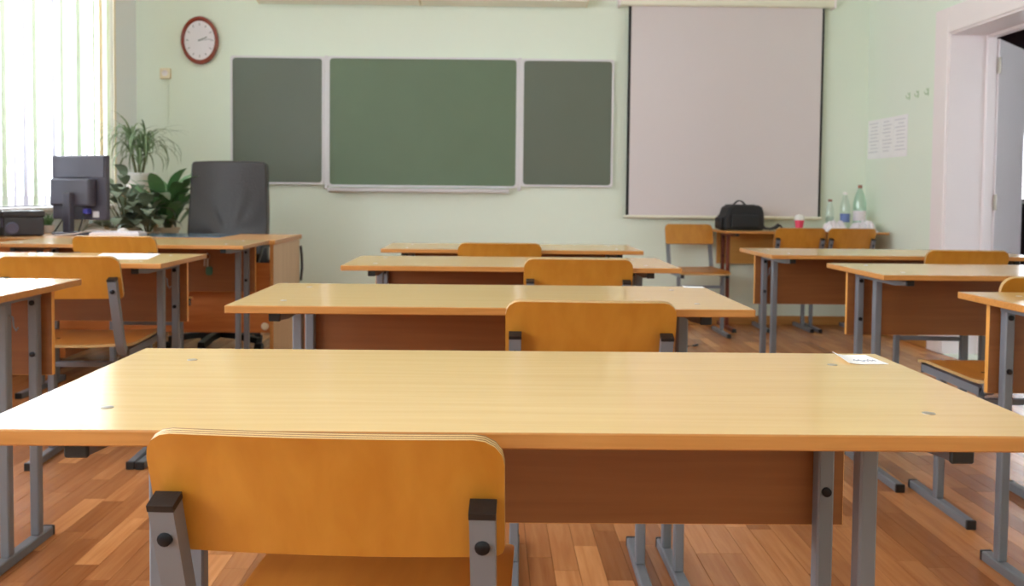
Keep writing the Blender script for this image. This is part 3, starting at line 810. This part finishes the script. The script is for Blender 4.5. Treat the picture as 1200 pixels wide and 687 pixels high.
def bottle(label, x, y, h, r, m, lab, capm):
    t = thing('plastic_bottle', label, 'bottle', (x, y, TB), 0, 'plastic bottles on the table')
    MB().lathe([(r * .8, 0), (r, .012), (r, h * .2), (r * .95, h * .32), (r, h * .45), (r, h * .6), (r * .8, h * .74), (r * .42, h * .88), (.014, h * .91), (.014, h * .96)], 20, cap=False).build('bottle_body', m, t, True)
    MB().lathe([(r * 1.012, h * .22), (r * .965, h * .32), (r * 1.012, h * .44)], 20, cap=False).build('paper_label', lab, t, True)
    MB().lathe([(.0155, h * .93), (.0155, h * .985), (.013, h)], 14).build('screw_cap', capm, t, True)
bottle('small clear plastic bottle with brown cap beside the screen edge', 2.56, 6.68, .235, .030, M_PET, M_PET, M_CAPR)
bottle('clear plastic bottle with blue label between two other bottles', 2.675, 6.68, .29, .036, M_PET, M_BLUELAB, M_FOAM)
bottle('large green-tinted plastic bottle with white label and brown cap', 2.785, 6.68, .345, .046, M_PETG, M_WHITELAB, M_CAPR)
def crumple(name, x0, x1, h, seed, label):
    t = MB(); bm = t.bm; r3 = random.Random(seed)
    nx_, ny_ = 16, 8; V = []
    for i in range(nx_ + 1):
        for j in range(ny_ + 1):
            u, v = i / nx_, j / ny_
            e = max(0, min(1, 5 * min(u, 1 - u))) * max(0, min(1, 3.2 * min(v, 1 - v)))
            V.append(bm.verts.new((x0 + (x1 - x0) * u + r3.uniform(-.006, .006), -.07 + .14 * v + r3.uniform(-.005, .005), .001 + e * h * r3.uniform(.45, 1))))
    for i in range(nx_):
        for j in range(ny_):
            a = i * (ny_ + 1) + j; bm.faces.new((V[a], V[a + ny_ + 1], V[a + ny_ + 2], V[a + 1]))
    # closed underside
    b = [bm.verts.new((x, y_, 0)) for x, y_ in ((x0, -.07), (x1, -.07), (x1, .07), (x0, .07))]; bm.faces.new(b[::-1])
    o = t.build(name, M_FILM, None, False, loc=(0, 6.52, TB)); tag(o, label, 'packaging')
    return o
M_FILM = mat('white_film', (236, 230, 238), .3, noise=.1, nscale=30)
crumple('crumpled_wrapper', 2.45, 2.635, .085, 1, 'crumpled white plastic wrapper in front of the small bottle')
crumple('crumpled_wrapper', 2.65, 2.84, .09, 2, 'crumpled white wrapper lying in front of the large green bottle')

# ------------------------------------------------------------------ papers on desks, floor scraps
def quad_sheet(name, pts, z, mat_, label, cat, curl=0):
    mb = MB(); n = 6; A = [Vector((p[0], p[1], 0)) for p in pts]
    def f(i, j):
        p = A[0].lerp(A[1], i).lerp(A[3].lerp(A[2], i), j)
        return (p.x, p.y, z + curl * (max(0, .35 - i) / .35) ** 2 * (.4 + .6 * j)), (0, 0, 1)
    o = mb.shell(n, n, f, .0006).build(name, [mat_, mat_], None); tag(o, label, cat)
    return o
quad_sheet('paper_slip', [(.553, 1.350), (.616, 1.354), (.612, 1.430), (.556, 1.426)], DH + .0004, M_PAPER, 'creased white paper slip with pencil scribble on a desk corner', 'paper', .006)
sl = bpy.data.objects['paper_slip']
sq = [(.572 + .0022 * q, 1.378 + .007 * math.sin(q * 1.9) + .003 * math.sin(q * .7), DH + .0014) for q in range(16)]
MB().tube(sq, .0006, 4).build('pencil_scribble', M_INKS, sl)
quad_sheet('paper_slip', [(.537, 2.448), (.595, 2.448), (.597, 2.488), (.540, 2.489)], DH + .0004, M_PAPER, 'white paper slip at the back corner of the desk third from the chalkboard', 'paper', .002)
quad_sheet('paper_sheet', [(-1.485, 3.27), (-1.275, 3.30), (-1.335, 3.585), (-1.56, 3.575)], DH + .0004, M_PAPER, 'plain white sheet lying on a window-side desk', 'paper')
pen = thing('cable_plug', 'short black plug with thin cord lying on the floor', 'plug', (1.37, 5.87, .008), math.radians(50))
MB().lathe([(.006, -.03), (.007, -.02), (.007, .03), (.004, .035)], 10, axis='x').build('plug_body', M_BLACK, pen, True)
MB().tube([(-.03, 0, 0), (-.06, .03, -.005), (-.09, .07, -.005)], .0025, 6).build('cord', M_BLACK, pen, True)
